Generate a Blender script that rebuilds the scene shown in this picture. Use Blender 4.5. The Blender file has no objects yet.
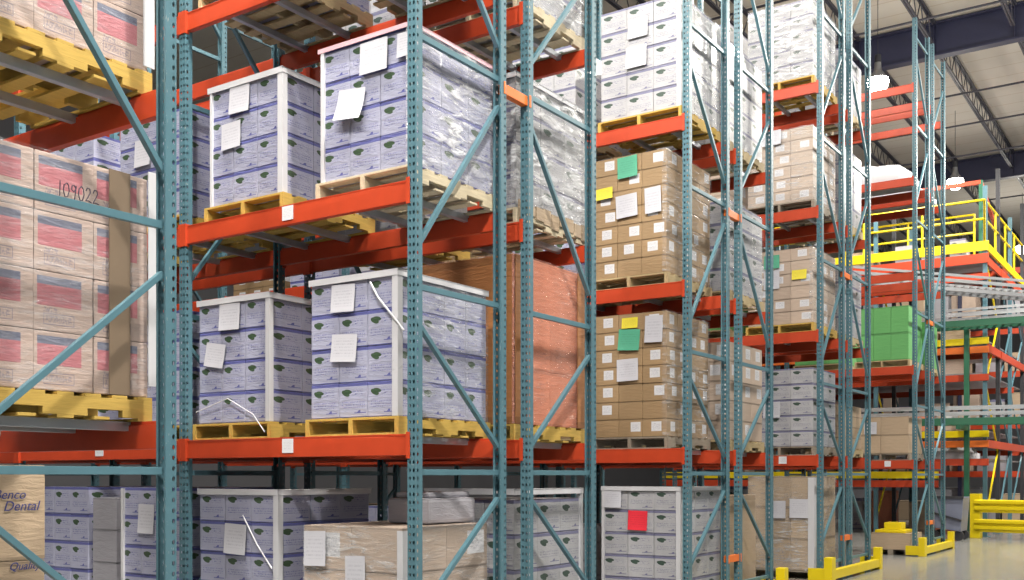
import bpy, bmesh, math, random
from mathutils import Vector, Matrix
random.seed(7)
C = bpy.context.scene
COL = C.collection
PI = math.pi

# ------------------------------------------------------------------ camera
CAM_H = 1.54
TH = math.radians(34.09)
cam_data = bpy.data.cameras.new('camera')
cam = bpy.data.objects.new('camera', cam_data)
COL.objects.link(cam)
cam.location = (0, .147, CAM_H)
cam.rotation_euler = (PI / 2, 0, TH - PI / 2)
cam_data.sensor_width = 36
cam_data.lens = 1033.2 / 1024 * 36
cam_data.shift_y = (476 - 290) / 1024
cam_data.clip_end = 300
C.camera = cam

# ------------------------------------------------------------------ world, light, exposure
C.view_settings.view_transform = 'Standard'
C.view_settings.look = 'None'
C.view_settings.gamma = 1
C.view_settings.use_curve_mapping = False
C.view_settings.exposure = -0.42
C.cycles.diffuse_bounces = 1
world = bpy.data.worlds.new('world')
C.world = world
world.use_nodes = True
wb = world.node_tree.nodes['Background']
wb.inputs['Color'].default_value = (0.93, 0.95, 1.0, 1)     # ambient fill entering where walls are left out behind the camera
wb.inputs['Strength'].default_value = 0.07

def area(name, loc, rot, sx, sy, power, color=(1, 1, 1)):
    l = bpy.data.lights.new(name, 'AREA')
    l.shape = 'RECTANGLE'; l.size = sx; l.size_y = sy; l.energy = power; l.color = color
    o = bpy.data.objects.new(name, l)
    o.location = loc; o.rotation_euler = rot
    COL.objects.link(o)
    return o
# soft fill light added on the camera side, no real source modelled there
area('camera_side_fill', (-8.0, -10.0, 9.5), (math.radians(66), 0, math.radians(-40)), 14, 6, 700, (0.97, 0.98, 1.0))
LAMP_POWER = 620

# ------------------------------------------------------------------ materials
class NT:
    def __init__(s, name):
        s.mat = bpy.data.materials.new(name); s.mat.use_nodes = True
        s.t = s.mat.node_tree; s.n = s.t.nodes; s.l = s.t.links
        s.bsdf = s.n['Principled BSDF']; s.out = s.n['Material Output']
    def new(s, typ, **kw):
        nd = s.n.new(typ)
        for k, v in kw.items(): setattr(nd, k, v)
        return nd
    def put(s, sock, v):
        if isinstance(v, bpy.types.NodeSocket): s.l.new(v, sock)
        elif isinstance(v, (tuple, list)): sock.default_value = tuple(v) + ((1,) if len(v) == 3 and len(sock.default_value) == 4 else ())
        else: sock.default_value = v
    def m(s, op, a, b=0.0, c=0.0):
        nd = s.new('ShaderNodeMath', operation=op)
        s.put(nd.inputs[0], a); s.put(nd.inputs[1], b); s.put(nd.inputs[2], c)
        return nd.outputs[0]
    def mix(s, f, a, b):
        nd = s.new('ShaderNodeMix', data_type='RGBA')
        s.put(nd.inputs[0], f); s.put(nd.inputs[6], a); s.put(nd.inputs[7], b)
        return nd.outputs[2]
    def uv(s):
        nd = s.new('ShaderNodeUVMap'); sp = s.new('ShaderNodeSeparateXYZ')
        s.l.new(nd.outputs[0], sp.inputs[0])
        return nd.outputs[0], sp.outputs[0], sp.outputs[1]
    def coord(s, which='Object'):
        return s.new('ShaderNodeTexCoord').outputs[which]
    def scale(s, vec, sc, off=None):
        nd = s.new('ShaderNodeMapping'); s.l.new(vec, nd.inputs[0]); nd.inputs['Scale'].default_value = sc
        if off is not None: s.put(nd.inputs['Location'], off)
        return nd.outputs[0]
    def noise(s, vec, sc=5, det=2, rough=.5, dist=0):
        nd = s.new('ShaderNodeTexNoise')
        if vec is not None: s.l.new(vec, nd.inputs['Vector'])
        nd.inputs['Scale'].default_value = sc; nd.inputs['Detail'].default_value = det
        nd.inputs['Roughness'].default_value = rough; nd.inputs['Distortion'].default_value = dist
        return nd.outputs[0]
    def ramp(s, v, lo, hi):
        nd = s.new('ShaderNodeMapRange'); s.put(nd.inputs[0], v)
        nd.inputs[1].default_value = lo; nd.inputs[2].default_value = hi
        return nd.outputs[0]
    def rand(s):
        return s.new('ShaderNodeObjectInfo').outputs['Random']
    def box(s, u, v, u0, u1, v0, v1):
        a = s.m('MULTIPLY', s.m('GREATER_THAN', u, u0), s.m('LESS_THAN', u, u1))
        b = s.m('MULTIPLY', s.m('GREATER_THAN', v, v0), s.m('LESS_THAN', v, v1))
        return s.m('MULTIPLY', a, b)
    def ell(s, u, v, cu, cv, ru, rv, ang=0):
        du = s.m('SUBTRACT', u, cu); dv = s.m('SUBTRACT', v, cv)
        ca, sa = math.cos(ang), math.sin(ang)
        x = s.m('ADD', s.m('MULTIPLY', du, ca), s.m('MULTIPLY', dv, sa))
        y = s.m('SUBTRACT', s.m('MULTIPLY', dv, ca), s.m('MULTIPLY', du, sa))
        x = s.m('POWER', s.m('ABSOLUTE', s.m('DIVIDE', x, ru)), 2.0); y = s.m('POWER', s.m('ABSOLUTE', s.m('DIVIDE', y, rv)), 2.0)
        return s.m('LESS_THAN', s.m('ADD', x, y), 1.0)
    def bump(s, h, strength=.3, dist=.01):
        nd = s.new('ShaderNodeBump'); nd.inputs['Strength'].default_value = strength; nd.inputs['Distance'].default_value = dist
        s.l.new(h, nd.inputs['Height']); s.l.new(nd.outputs[0], s.bsdf.inputs['Normal'])
    def done(s, color=None, rough=.5, metal=0.0, coat=None):
        if color is not None: s.put(s.bsdf.inputs['Base Color'], color)
        s.put(s.bsdf.inputs['Roughness'], rough); s.put(s.bsdf.inputs['Metallic'], metal)
        if coat is not None:
            s.bsdf.inputs['Coat Weight'].default_value = coat; s.bsdf.inputs['Coat Roughness'].default_value = .18
        return s.mat

def plain(name, col, rough=.5, metal=0.0, var=.12, sc=6, bump=0.0):
    s = NT(name)
    n = s.noise(s.coord(), sc, 3, .6)
    dark = tuple(c * (1 - var) for c in col); light = tuple(min(1, c * (1 + var)) for c in col)
    if bump: s.bump(n, bump, .01)
    return s.done(s.mix(n, dark, light), rough, metal)

def mat_paint_holes(name, col, holecols, pitch=.0575):
    """powder-coated steel with punched holes: UV in metres, (across, along)."""
    s = NT(name)
    uvv, u, v = s.uv()
    n = s.noise(s.coord(), 9, 3, .6)
    col2 = s.mix(n, tuple(c * .82 for c in col), tuple(min(1, c * 1.12) for c in col))
    # wear scratches
    n2 = s.noise(s.scale(s.coord(), (60, 60, 9)), 3, 2, .5)
    col2 = s.mix(s.m('GREATER_THAN', n2, .71), col2, (.42, .45, .44))
    fv = s.m('MULTIPLY', s.m('SUBTRACT', s.m('FRACT', s.m('DIVIDE', v, pitch)), .5), pitch)
    hole = None
    for hu in holecols:
        du = s.m('DIVIDE', s.m('SUBTRACT', u, hu), .0095); dv = s.m('DIVIDE', fv, .0135)
        h = s.m('LESS_THAN', s.m('ADD', s.m('MULTIPLY', du, du), s.m('MULTIPLY', dv, dv)), 1.0)
        hole = h if hole is None else s.m('MAXIMUM', hole, h)
    s.done(col2, .38, .0)
    if hole is not None:
        tr = s.new('ShaderNodeBsdfTransparent'); mx = s.new('ShaderNodeMixShader')
        s.l.new(hole, mx.inputs[0]); s.l.new(s.bsdf.outputs[0], mx.inputs[1]); s.l.new(tr.outputs[0], mx.inputs[2])
        s.l.new(mx.outputs[0], s.out.inputs[0])
    return s.mat

def film_sheen(s, amount=.35):
    """tight clear film over the cartons: coat with wrinkles that catch light"""
    w = s.noise(s.scale(s.coord('Object'), (3, 3, 14)), 3, 3, .6, .8)
    s.bump(w, .35, .02)
    s.bsdf.inputs['Coat Weight'].default_value = amount
    s.bsdf.inputs['Coat Roughness'].default_value = .12

def mat_leaf_carton(name, base, ink, leafcol):
    s = NT(name)
    uvv, u, v = s.uv()
    rnd = s.rand()
    side = s.m('GREATER_THAN', v, -.001)
    n = s.noise(s.scale(s.coord('Object'), (4, 4, 4)), 2, 3, .6)
    col = s.mix(n, tuple(c * .86 for c in base), tuple(min(1, c * 1.12) for c in base))
    col = s.mix(s.m('MULTIPLY', rnd, .25), col, tuple(c * .7 for c in base))
    # text rows
    tn = s.noise(s.scale(uvv, (34, 4, 1)), 1.6, 2, .8)
    rows = s.m('GREATER_THAN', s.m('FRACT', s.m('MULTIPLY', v, 13.0)), .45)
    txt = s.m('MULTIPLY', s.m('MULTIPLY', s.box(u, v, .1, .92, .28, .5), rows), s.m('GREATER_THAN', tn, .5))
    txt2 = s.m('MULTIPLY', s.m('MULTIPLY', s.box(u, v, .45, .85, .6, .82), rows), s.m('GREATER_THAN', tn, .52))
    col = s.mix(s.m('MULTIPLY', s.m('MAXIMUM', txt, txt2), .7), col, ink)
    # printed band at top and thin line at bottom
    band = s.m('MAXIMUM', s.box(u, v, 0.0, 1.0, .90, 1.0), s.box(u, v, 0, 1, 0, .03))
    band = s.m('MAXIMUM', band, s.box(u, v, .55, .95, .12, .145))
    col = s.mix(s.m('MULTIPLY', band, .95), col, ink)
    chk = s.m('MULTIPLY', s.box(u, v, .64, .76, .13, .21), s.m('GREATER_THAN', s.m('SUBTRACT', u, .5), s.m('MULTIPLY', v, 1.0)))
    col = s.mix(chk, col, ink)
    # leaf pair
    lf = s.m('MAXIMUM', s.ell(u, v, .24, .70, .15, .075, -.45), s.ell(u, v, .32, .75, .14, .06, -.2))
    lc = s.mix(s.noise(uvv, 14, 2), leafcol, tuple(c * 2.4 for c in leafcol))
    col = s.mix(lf, col, lc)
    tape = s.box(u, s.m('ABSOLUTE', v), .42, .58, 1.0, 3.0)
    col = s.mix(s.m('MULTIPLY', s.m('SUBTRACT', 1.0, side), s.m('MULTIPLY', tape, .4)), col, (.5, .45, .38))
    s.done(col, .45)
    film_sheen(s)
    return s.mat

def mat_brown_carton(name, base, label=True):
    s = NT(name)
    uvv, u, v = s.uv(); rnd = s.rand()
    n = s.noise(s.scale(s.coord('Object'), (3, 3, 20)), 2, 3, .6)
    col = s.mix(n, tuple(c * .85 for c in base), tuple(min(1, c * 1.12) for c in base))
    col = s.mix(s.m('MULTIPLY', rnd, .5), col, tuple(c * .68 for c in base))
    edge = s.m('MAXIMUM', s.box(u, v, 0, 1, .95, 1), s.box(u, v, 0, 1, 0, .04))
    col = s.mix(s.m('MULTIPLY', edge, .45), col, tuple(c * .35 for c in base))
    if label:
        lu = s.m('ADD', .22, s.m('MULTIPLY', s.m('FRACT', s.m('MULTIPLY', rnd, 7.3)), .3))
        uu = s.m('SUBTRACT', u, lu)
        lb = s.m('MULTIPLY', s.box(uu, v, 0, .42, .3, .85), s.m('GREATER_THAN', s.m('FRACT', s.m('MULTIPLY', rnd, 13.7)), .38))
        tn = s.m('MULTIPLY', s.m('GREATER_THAN', s.noise(s.scale(uvv, (40, 12, 1)), 1.3, 1), .56), s.box(uu, v, .06, .36, .4, .75))
        col = s.mix(lb, col, (.72, .72, .76))
        col = s.mix(s.m('MULTIPLY', s.m('MULTIPLY', lb, tn), .6), col, (.35, .35, .42))
    s.done(col, .6)
    film_sheen(s, .25)
    return s.mat

def mat_striped_carton(name):
    s = NT(name)
    uvv, u, v = s.uv(); rnd = s.rand()
    base = (.56, .43, .38)
    n = s.noise(s.scale(s.coord('Object'), (5, 5, 9)), 2, 3, .6)
    col = s.mix(n, tuple(c * .85 for c in base), tuple(c * 1.12 for c in base))
    pinkb = s.box(u, v, .06, .80, .42, .78)
    navy = s.box(u, v, .06, .80, .78, .92)
    col = s.mix(s.m('MULTIPLY', pinkb, .95), col, s.mix(n, (.46, .11, .14), (.62, .25, .29)))
    col = s.mix(s.m('MULTIPLY', navy, .95), col, s.mix(n, (.08, .10, .18), (.26, .28, .36)))
    fr = s.m('SUBTRACT', s.box(u, v, .16, .68, .1, .3), s.box(u, v, .175, .665, .12, .28))
    tn = s.m('MULTIPLY', s.m('GREATER_THAN', s.noise(s.scale(uvv, (40, 14, 1)), 1.3, 1), .52), s.box(u, v, .2, .64, .14, .26))
    sc = s.m('MULTIPLY', s.m('GREATER_THAN', s.noise(s.scale(uvv, (30, 12, 1)), 1.3, 1), .5), s.box(u, v, .16, .4, .31, .40))
    col = s.mix(s.m('MULTIPLY', s.m('MAXIMUM', s.m('MAXIMUM', fr, tn), sc), .6), col, (.2, .18, .26))
    s.done(col, .5)
    film_sheen(s, .3)
    return s.mat

def mat_film(name, tint, lo=.2, hi=.85, sc=(2, 2, 12), base_alpha=.12, seed=0.0):
    """wrinkled clear stretch film: mostly see-through, white highlight streaks put in by noise opacity"""
    s = NT(name)
    v = s.scale(s.coord('Object'), sc, (seed, seed, 0))
    n = s.noise(v, 2.2, 4, .65, 1.2)
    n2 = s.noise(s.coord('Object'), 2.5, 2, .5)
    a = s.m('ADD', base_alpha, s.m('MULTIPLY', s.ramp(n, .46, .68), s.m('MULTIPLY', s.ramp(n2, .3, .65), hi)))
    s.bump(n, .8, .03)
    s.done(tint, .16)
    s.bsdf.inputs['Specular IOR Level'].default_value = .7
    tr = s.new('ShaderNodeBsdfTransparent'); mx = s.new('ShaderNodeMixShader')
    s.l.new(a, mx.inputs[0]); s.l.new(tr.outputs[0], mx.inputs[1]); s.l.new(s.bsdf.outputs[0], mx.inputs[2])
    s.l.new(mx.outputs[0], s.out.inputs[0])
    return s.mat

def mat_wood(name, base, rough=.7):
    s = NT(name)
    n = s.noise(s.scale(s.coord('Object'), (3, 22, 30)), 2, 4, .6, .6)
    rnd = s.rand()
    col = s.mix(n, tuple(c * .62 for c in base), tuple(min(1, c * 1.15) for c in base))
    col = s.mix(s.m('MULTIPLY', rnd, .3), col, tuple(c * .7 for c in base))
    s.bump(n, .25, .01)
    return s.done(col, rough)

def mat_sheet(name, base, ink=(.3, .3, .38)):
    s = NT(name)
    uvv, u, v = s.uv()
    rows = s.m('GREATER_THAN', s.m('FRACT', s.m('MULTIPLY', v, 9.0)), .55)
    tn = s.m('GREATER_THAN', s.noise(s.scale(uvv, (24, 3, 1)), 1.7, 2, .8), .5)
    t = s.m('MULTIPLY', s.m('MULTIPLY', rows, tn), s.box(u, v, .1, .88, .2, .85))
    return s.done(s.mix(s.m('MULTIPLY', t, .4), base, ink), .55)

def mat_floor():
    s = NT('polished_concrete')
    c = s.coord()
    n = s.noise(c, .5, 5, .6); n2 = s.noise(c, 7, 4, .7)
    col = s.mix(n, (.22, .22, .21), (.31, .31, .29))
    col = s.mix(s.m('MULTIPLY', n2, .25), col, (.2, .2, .2))
    sp = s.new('ShaderNodeSeparateXYZ'); s.l.new(c, sp.inputs[0])
    jx = s.m('LESS_THAN', s.m('FRACT', s.m('DIVIDE', sp.outputs[0], 4.0)), .004)
    jy = s.m('LESS_THAN', s.m('FRACT', s.m('DIVIDE', sp.outputs[1], 4.0)), .004)
    col = s.mix(s.m('MAXIMUM', jx, jy), col, (.1, .1, .1))
    s.bump(n2, .05, .005)
    return s.done(col, s.m('ADD', .12, s.m('MULTIPLY', n2, .15)))

M = {}
TEAL = (.095, .205, .255)
M['post'] = mat_paint_holes('teal_paint_punched', TEAL, (.021, .057, .100, .125 + .019))
M['teal'] = plain('teal_paint', TEAL, .38)
M['orange'] = plain('orange_red_paint', (.56, .062, .020), .42, var=.15)
M['orange2'] = plain('orange_paint', (.85, .19, .03), .4)
M['bar'] = plain('galvanised_steel', (.50, .54, .60), .35, .55)
M['steel'] = plain('dull_steel', (.35, .36, .38), .4, .7)
M['yellow'] = plain('safety_yellow_paint', (.86, .66, .01), .35, var=.06)
M['wood'] = mat_wood('pallet_wood', (.58, .45, .25))
M['wood_y'] = mat_wood('yellow_pallet_wood', (.68, .45, .10))
M['wood_p'] = mat_wood('pale_pallet_wood', (.72, .62, .44))
M['wood_d'] = mat_wood('weathered_pallet_wood', (.34, .29, .23))
M['leaf'] = mat_leaf_carton('lavender_leaf_carton', (.44, .45, .60), (.11, .12, .36), (.03, .055, .03))
M['leafw'] = mat_leaf_carton('white_leaf_carton', (.48, .48, .51), (.18, .18, .30), (.03, .05, .04))
M['brown'] = mat_brown_carton('brown_labelled_carton', (.42, .28, .15))
M['brownp'] = mat_brown_carton('pale_brown_carton', (.60, .47, .38))
M['plainb'] = mat_brown_carton('plain_brown_carton', (.56, .42, .29), False)
M['grey'] = mat_brown_carton('grey_carton', (.42, .41, .46), False)
M['green'] = mat_brown_carton('green_carton', (.16, .50, .16), False)
M['salmon'] = mat_brown_carton('salmon_carton', (.85, .30, .17), False)
M['rust'] = mat_brown_carton('rust_brown_carton', (.52, .22, .08), False)
M['strip'] = plain('dull_brown_strip', (.23, .17, .12), .35)
M['stripe'] = mat_striped_carton('pink_band_carton')
M['whiteb'] = plain('white_board', (.66, .66, .70), .5, var=.05)
M['pinkish'] = plain('pinkish_strip', (.78, .50, .56), .5)
M['paper'] = mat_sheet('white_paper', (.60, .60, .66))
M['paper_g'] = mat_sheet('green_paper', (.10, .42, .27), (.05, .2, .15))
M['paper_y'] = mat_sheet('yellow_paper', (.80, .68, .05), (.3, .25, .1))
M['paper_r'] = mat_sheet('red_paper', (.85, .035, .06), (.5, .02, .03))
M['film'] = mat_film('clear_film', (.85, .87, .92), hi=.55, base_alpha=.05)
M['film_s'] = mat_film('thin_clear_film', (.8, .8, .85), hi=.32, base_alpha=.03, seed=2.0)
M['film_w'] = mat_film('glossy_white_film', (.90, .91, .95), hi=1.0, base_alpha=.12, seed=3.0, sc=(1.6, 1.6, 6))  # broad white gloss patches are painted through the opacity
M['film_p'] = mat_film('pink_film', (.95, .46, .36), hi=.3, base_alpha=.25, seed=5.0)
M['ink'] = plain('black_marker', (.04, .03, .06), .6)
M['ink_b'] = plain('blue_print', (.05, .06, .22), .6)
M['dark'] = plain('dark_steel', (.035, .037, .045), .5)
M['girder'] = plain('blue_grey_girder_paint', (.030, .033, .075), .5)
M['joist'] = plain('dark_joist_paint', (.055, .055, .075), .5)
M['green_p'] = plain('dark_green_paint', (.02, .13, .07), .45)
M['roller'] = plain('roller_steel', (.42, .44, .46), .3, .5)
M['bin'] = plain('grey_bin_paint', (.20, .22, .30), .4)
M['floor'] = mat_floor()
M['wall'] = plain('grey_wall_paint', (.20, .20, .22), .8, var=.05, sc=1)
M['plastic'] = plain('black_wrap', (.05, .05, .07), .25)

# ------------------------------------------------------------------ mesh helpers
class MB:
    def __init__(s): s.v = []; s.f = []; s.uv = []; s.mi = []
    def quad(s, pts, uvs=None, mi=0):
        i = len(s.v); s.v += [tuple(p) for p in pts]; s.f.append(tuple(range(i, i + len(pts))))
        s.uv.append(uvs or [(0, 0)] * len(pts)); s.mi.append(mi)
    def box(s, x0, x1, y0, y1, z0, z1, mi=0, uvfit=False, rot=None):
        P = [Vector((x, y, z)) for x in (x0, x1) for y in (y0, y1) for z in (z0, z1)]
        if rot:
            piv = Vector(((x0 + x1) / 2, (y0 + y1) / 2, z0)); R = Matrix.Rotation(rot, 3, 'Z')
            P = [piv + R @ (p - piv) for p in P]
        F = [(0, 1, 3, 2), (4, 6, 7, 5), (0, 4, 5, 1), (2, 3, 7, 6), (0, 2, 6, 4), (1, 5, 7, 3)]
        # per-face uv: sides 0..1, top/bottom v<0
        U = {0: lambda k: (1 - (k >> 1 & 1), k & 1), 1: lambda k: ((k >> 1 & 1), k & 1), 2: lambda k: ((k >> 2 & 1), k & 1),
             3: lambda k: (1 - (k >> 2 & 1), k & 1), 4: lambda k: ((k >> 2 & 1), -1.2 - (k >> 1 & 1)), 5: lambda k: ((k >> 2 & 1), -1.2 - (k >> 1 & 1))}
        for n, f in enumerate(F):
            s.quad([P[k] for k in f], [tuple(map(float, U[n](k))) for k in f], mi)
        return s
    def bar(s, a, b, w, h=None, mi=0, up=(0, 0, 1)):
        """rectangular bar from a to b"""
        a, b = Vector(a), Vector(b); h = h or w
        d = (b - a).normalized(); upv = Vector(up)
        if abs(d.dot(upv)) > .98: upv = Vector((1, 0, 0))
        r = d.cross(upv).normalized() * w / 2; u = r.cross(d).normalized() * h / 2
        A = [a - r - u, a + r - u, a + r + u, a - r + u]; B = [p + (b - a) for p in A]
        for k in range(4):
            j = (k + 1) % 4
            s.quad([A[k], A[j], B[j], B[k]], None, mi)
        s.quad(A[::-1], None, mi); s.quad(B, None, mi)
        return s
    def tube(s, a, b, r, n=10, mi=0):
        a, b = Vector(a), Vector(b); d = (b - a).normalized()
        t = Vector((0, 0, 1)) if abs(d.z) < .9 else Vector((1, 0, 0))
        x = d.cross(t).normalized(); y = d.cross(x)
        ring = [x * math.cos(2 * PI * k / n) * r + y * math.sin(2 * PI * k / n) * r for k in range(n)]
        for k in range(n):
            j = (k + 1) % n
            s.quad([a + ring[k], a + ring[j], b + ring[j], b + ring[k]], None, mi)
        s.quad([a + q for q in ring][::-1], None, mi); s.quad([b + q for q in ring], None, mi)
        return s
    def path(s, pts, r, n=8, mi=0):
        for p, q in zip(pts, pts[1:]): s.tube(p, q, r, n, mi)
        return s
    def mesh(s, name, mats, bevel=0.0):
        me = bpy.data.meshes.new(name)
        me.from_pydata(s.v, [], s.f)
        uvl = me.uv_layers.new(name='UVMap')
        flat = [c for f in s.uv for p in f for c in p]
        uvl.data.foreach_set('uv', flat)
        me.polygons.foreach_set('material_index', s.mi)
        bm = bmesh.new(); bm.from_mesh(me)
        bmesh.ops.remove_doubles(bm, verts=bm.verts, dist=1e-5)
        if bevel:
            bmesh.ops.bevel(bm, geom=list(bm.edges), offset=bevel, segments=2, affect='EDGES', profile=.7)
        bmesh.ops.recalc_face_normals(bm, faces=bm.faces)
        bm.to_mesh(me); bm.free()
        for m in (mats if isinstance(mats, (list, tuple)) else [mats]): me.materials.append(m)
        return me
    def obj(s, name, mats, parent=None, bevel=0.0, loc=None):
        return link(name, s.mesh(name, mats, bevel), parent, loc)

def link(name, me, parent=None, loc=None):
    o = bpy.data.objects.new(name, me); COL.objects.link(o)
    if parent: o.parent = parent
    if loc is not None: o.location = loc
    return o
def tag(o, label=None, cat=None, group=None, kind=None):
    if label:
        assert 4 <= len(label.replace(',', ' ').split()) <= 16, label
        o['label'] = label
    if cat: o['category'] = cat
    if group: o['group'] = group
    if kind: o['kind'] = kind
    elif cat: o['kind'] = 'thing'
    return o
def thing(name, loc, label, cat, group=None, rz=0):
    o = bpy.data.objects.new(name, None); COL.objects.link(o); o.location = loc; o.rotation_euler = (0, 0, rz)
    return tag(o, label, cat, group)
def copy_tree(root, loc):
    r = root.copy(); COL.objects.link(r); r.location = loc
    for ch in root.children:
        c = ch.copy(); COL.objects.link(c); c.parent = r
        for g in ch.children:
            d = g.copy(); COL.objects.link(d); d.parent = c
    return r

# ------------------------------------------------------------------ layout constants
D = 4.872                      # the plane of the rack ends, along the cross aisle (X)
PITCH = 4.631; X1 = 5.936
BAY = 2.52
FD = 1.064; GAP = .398
ROWX = [1.088, 5.741, 10.386, 15.002, 20.813]
ROWN = ['first', 'second', 'third', 'fourth', 'fifth']
LEV = [[1.766, 3.588, 5.396, 7.22, 9.02]] * 5
LEVN = ['low', 'middle', 'high', 'upper', 'topmost']
BH = .155                      # beam height
TOP = 10.35

# ------------------------------------------------------------------ setting
f_ = MB(); f_.quad([(-14, -26, 0), (75, -26, 0), (75, 32, 0), (-14, 32, 0)]); fl = f_.obj('floor', M['floor']); tag(fl, kind='structure')
def mat_deck():
    s = NT('ribbed_roof_deck')
    c = s.coord(); sp = s.new('ShaderNodeSeparateXYZ'); s.l.new(c, sp.inputs[0])
    r = s.m('FRACT', s.m('DIVIDE', sp.outputs[0], .9))
    rib = s.m('LESS_THAN', r, .05)
    n = s.noise(c, .8, 4, .6)
    col = s.mix(n, (.60, .56, .50), (.72, .68, .62))
    col = s.mix(s.m('MULTIPLY', rib, .4), col, (.40, .30, .18))
    return s.done(col, .7)
MB().box(-14, 75, -26, 32, 13.95, 14.05).obj('ceiling', mat_deck())['kind'] = 'structure'
MB().box(72, 72.3, -26, 32, 0, 13.95).obj('wall_far', M['wall'])['kind'] = 'structure'
MB().box(-14, 75, 31, 31.3, 0, 13.95).obj('wall_left', M['wall'])['kind'] = 'structure'

# ------------------------------------------------------------------ upright frames
def post_mesh(flip):
    """rolled channel column, web facing -X (flip=False) or +X; 80 wide (Y) x 72 deep (X)"""
    w, d, t, lip = .080, .072, .004, .016
    # outline of the sheet in (x, y, across) : lip, flange, web, flange, lip
    pts = [(d / 2, -w / 2 + lip), (d / 2, -w / 2), (-d / 2, -w / 2), (-d / 2, w / 2), (d / 2, w / 2), (d / 2, w / 2 - lip)]
    inn = [(d / 2 - t, -w / 2 + lip), (d / 2 - t, -w / 2 + t), (-d / 2 + t, -w / 2 + t), (-d / 2 + t, w / 2 - t), (d / 2 - t, w / 2 - t), (d / 2 - t, w / 2 - lip)]
    # uv across: flange holes one column, web two columns
    US = [(.30, .30), (.125 + .072, .125), (.0, .080), (.125, .125 + .072), (.30, .30)]
    m = MB(); sx = -1 if flip else 1
    for k in range(5):
        (ax, ay), (bx, by) = pts[k], pts[k + 1]
        (cx, cy), (dx, dy) = inn[k], inn[k + 1]
        u0, u1 = US[k]
        m.quad([(sx * ax, ay, 0), (sx * bx, by, 0), (sx * bx, by, TOP), (sx * ax, ay, TOP)], [(u0, 0), (u1, 0), (u1, TOP), (u0, TOP)])
        m.quad([(sx * cx, cy, 0), (sx * cx, cy, TOP), (sx * dx, dy, TOP), (sx * dx, dy, 0)], [(u0, 0), (u0, TOP), (u1, TOP), (u1, 0)])
        m.quad([(sx * ax, ay, TOP), (sx * bx, by, TOP), (sx * dx, dy, TOP), (sx * cx, cy, TOP)], [(.3, 0)] * 4)
    for k in (0, 5):
        (ax, ay), (cx, cy) = pts[k], inn[k]
        m.quad([(sx * ax, ay, 0), (sx * cx, cy, 0), (sx * cx, cy, TOP), (sx * ax, ay, TOP)], [(.3, 0)] * 4)
    me = bpy.data.meshes.new('post'); me.from_pydata(m.v, [], m.f)
    uvl = me.uv_layers.new(name='UVMap'); uvl.data.foreach_set('uv', [c for f in m.uv for p in f for c in p])
    me.materials.append(M['post'])
    return me
POST = [post_mesh(False), post_mesh(True)]
PLATE = MB().box(-.07, .07, -.06, .06, 0, .012).mesh('foot_plate', M['teal'], .002)
HZ = [1.568, 2.902, 4.709, 6.491, 8.32, 10.0, .25]
HB = MB().bar((.03, 0, 0), (FD - .03, 0, 0), .032, .042).mesh('cross_brace', M['teal'], .003)
# diagonals of the front frame as (height at front post, height at back post); the rear frame mirrors them
DG = [(.53, 1.36), (2.64, 1.77), (3.2, 4.49), (6.1, 4.97), (6.75, 8.0), (9.7, 8.6)]
DB = []
for a, b in DG:
    DB.append([MB().bar((.03, 0, a), (FD - .03, 0, b), .032, .038, up=(0, 1, 0)).mesh('diagonal_brace', M['teal'], .003),
               MB().bar((.03, 0, b), (FD - .03, 0, a), .032, .038, up=(0, 1, 0)).mesh('diagonal_brace', M['teal'], .003)])
ORD = ['end', 'second', 'third', 'fourth']
def frame(r, rear, k):
    x = ROWX[r] + (FD + GAP if rear else 0); y = D + BAY * k
    lab = 'teal steel upright frame, %s frame of the %s rack, %s half' % (ORD[k], ROWN[r], 'rear' if rear else 'front')
    t = thing('upright_frame', (x, y, 0), lab, 'rack frame', 'teal upright frames of the pallet racks')
    link('post', POST[0], t); link('post', POST[1], t, (FD, 0, 0))
    link('foot_plate', PLATE, t); link('foot_plate', PLATE, t, (FD, 0, 0))
    hz = HZ if r < 4 else HZ
    for z in hz: link('cross_brace', HB, t, (0, 0, z))
    for d in DB: link('diagonal_brace', d[1 if rear else 0], t)
frames = {0: (1, [0, 1]), }
for k in (0, 1): frame(0, True, k)
for r, n in ((1, 4), (2, 4), (3, 3), (4, 3)):
    for rear in (False, True):
        for k in range(n): frame(r, rear, k)
# row spacers between the back-to-back frames (orange at the levels of the cross braces)
SP = MB().box(.025, GAP - .025, -.03, .03, -.04, .04).box(-.0, .025, -.045, -.040, -.05, .05).box(GAP - .025, GAP, -.045, -.040, -.05, .05).mesh('row_spacer', M['orange2'], .003)
for r, zs in ((1, (4.65,)), (2, (4.64, .56)), (3, (4.66, .58)), (4, (4.64, .6))):
    for z in zs:
        o = link('row_spacer', SP, None, (ROWX[r] + FD, D, z))
        tag(o, '%s orange row spacer joining the two end frames of the %s rack' % ('upper' if z > 2 else 'lower', ROWN[r]), 'rack spacer', 'orange spacers between frames')

# ------------------------------------------------------------------ beams
BL = BAY - .08
def beam_mesh(face):
    m = MB()
    # box beam with a step on its inner face (face=-1: outer face looks to -X)
    h = BH / 2
    m.box(-.025, .025, .04, BAY - .04, -h, h - .02)
    m.box(-.025 if face < 0 else -.01, .01 if face < 0 else .025, .04, BAY - .04, h - .02, h)
    return m.mesh('beam', M['orange'], .004)
CPL = {}
for f in (-1, 1):
    x0, x1 = (-.046, -.040) if f < 0 else (.040, .046)
    xa, xb = (-.044, .0) if f < 0 else (.0, .044)
    b = MB().box(x0, x1, .012, .047, -.10, .09).box(xa, xb, .0405, .0465, -.10, .09)
    c = MB().box(x0, x1, -.047, .010, -.10, .09).box(xa, xb, -.0465, -.0405, -.10, .09)
    CPL[f] = [b.mesh('end_connector', M['orange'], .0015), c.mesh('end_connector', M['orange'], .0015)]
BEAM = {f: beam_mesh(f) for f in (-1, 1)}
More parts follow.
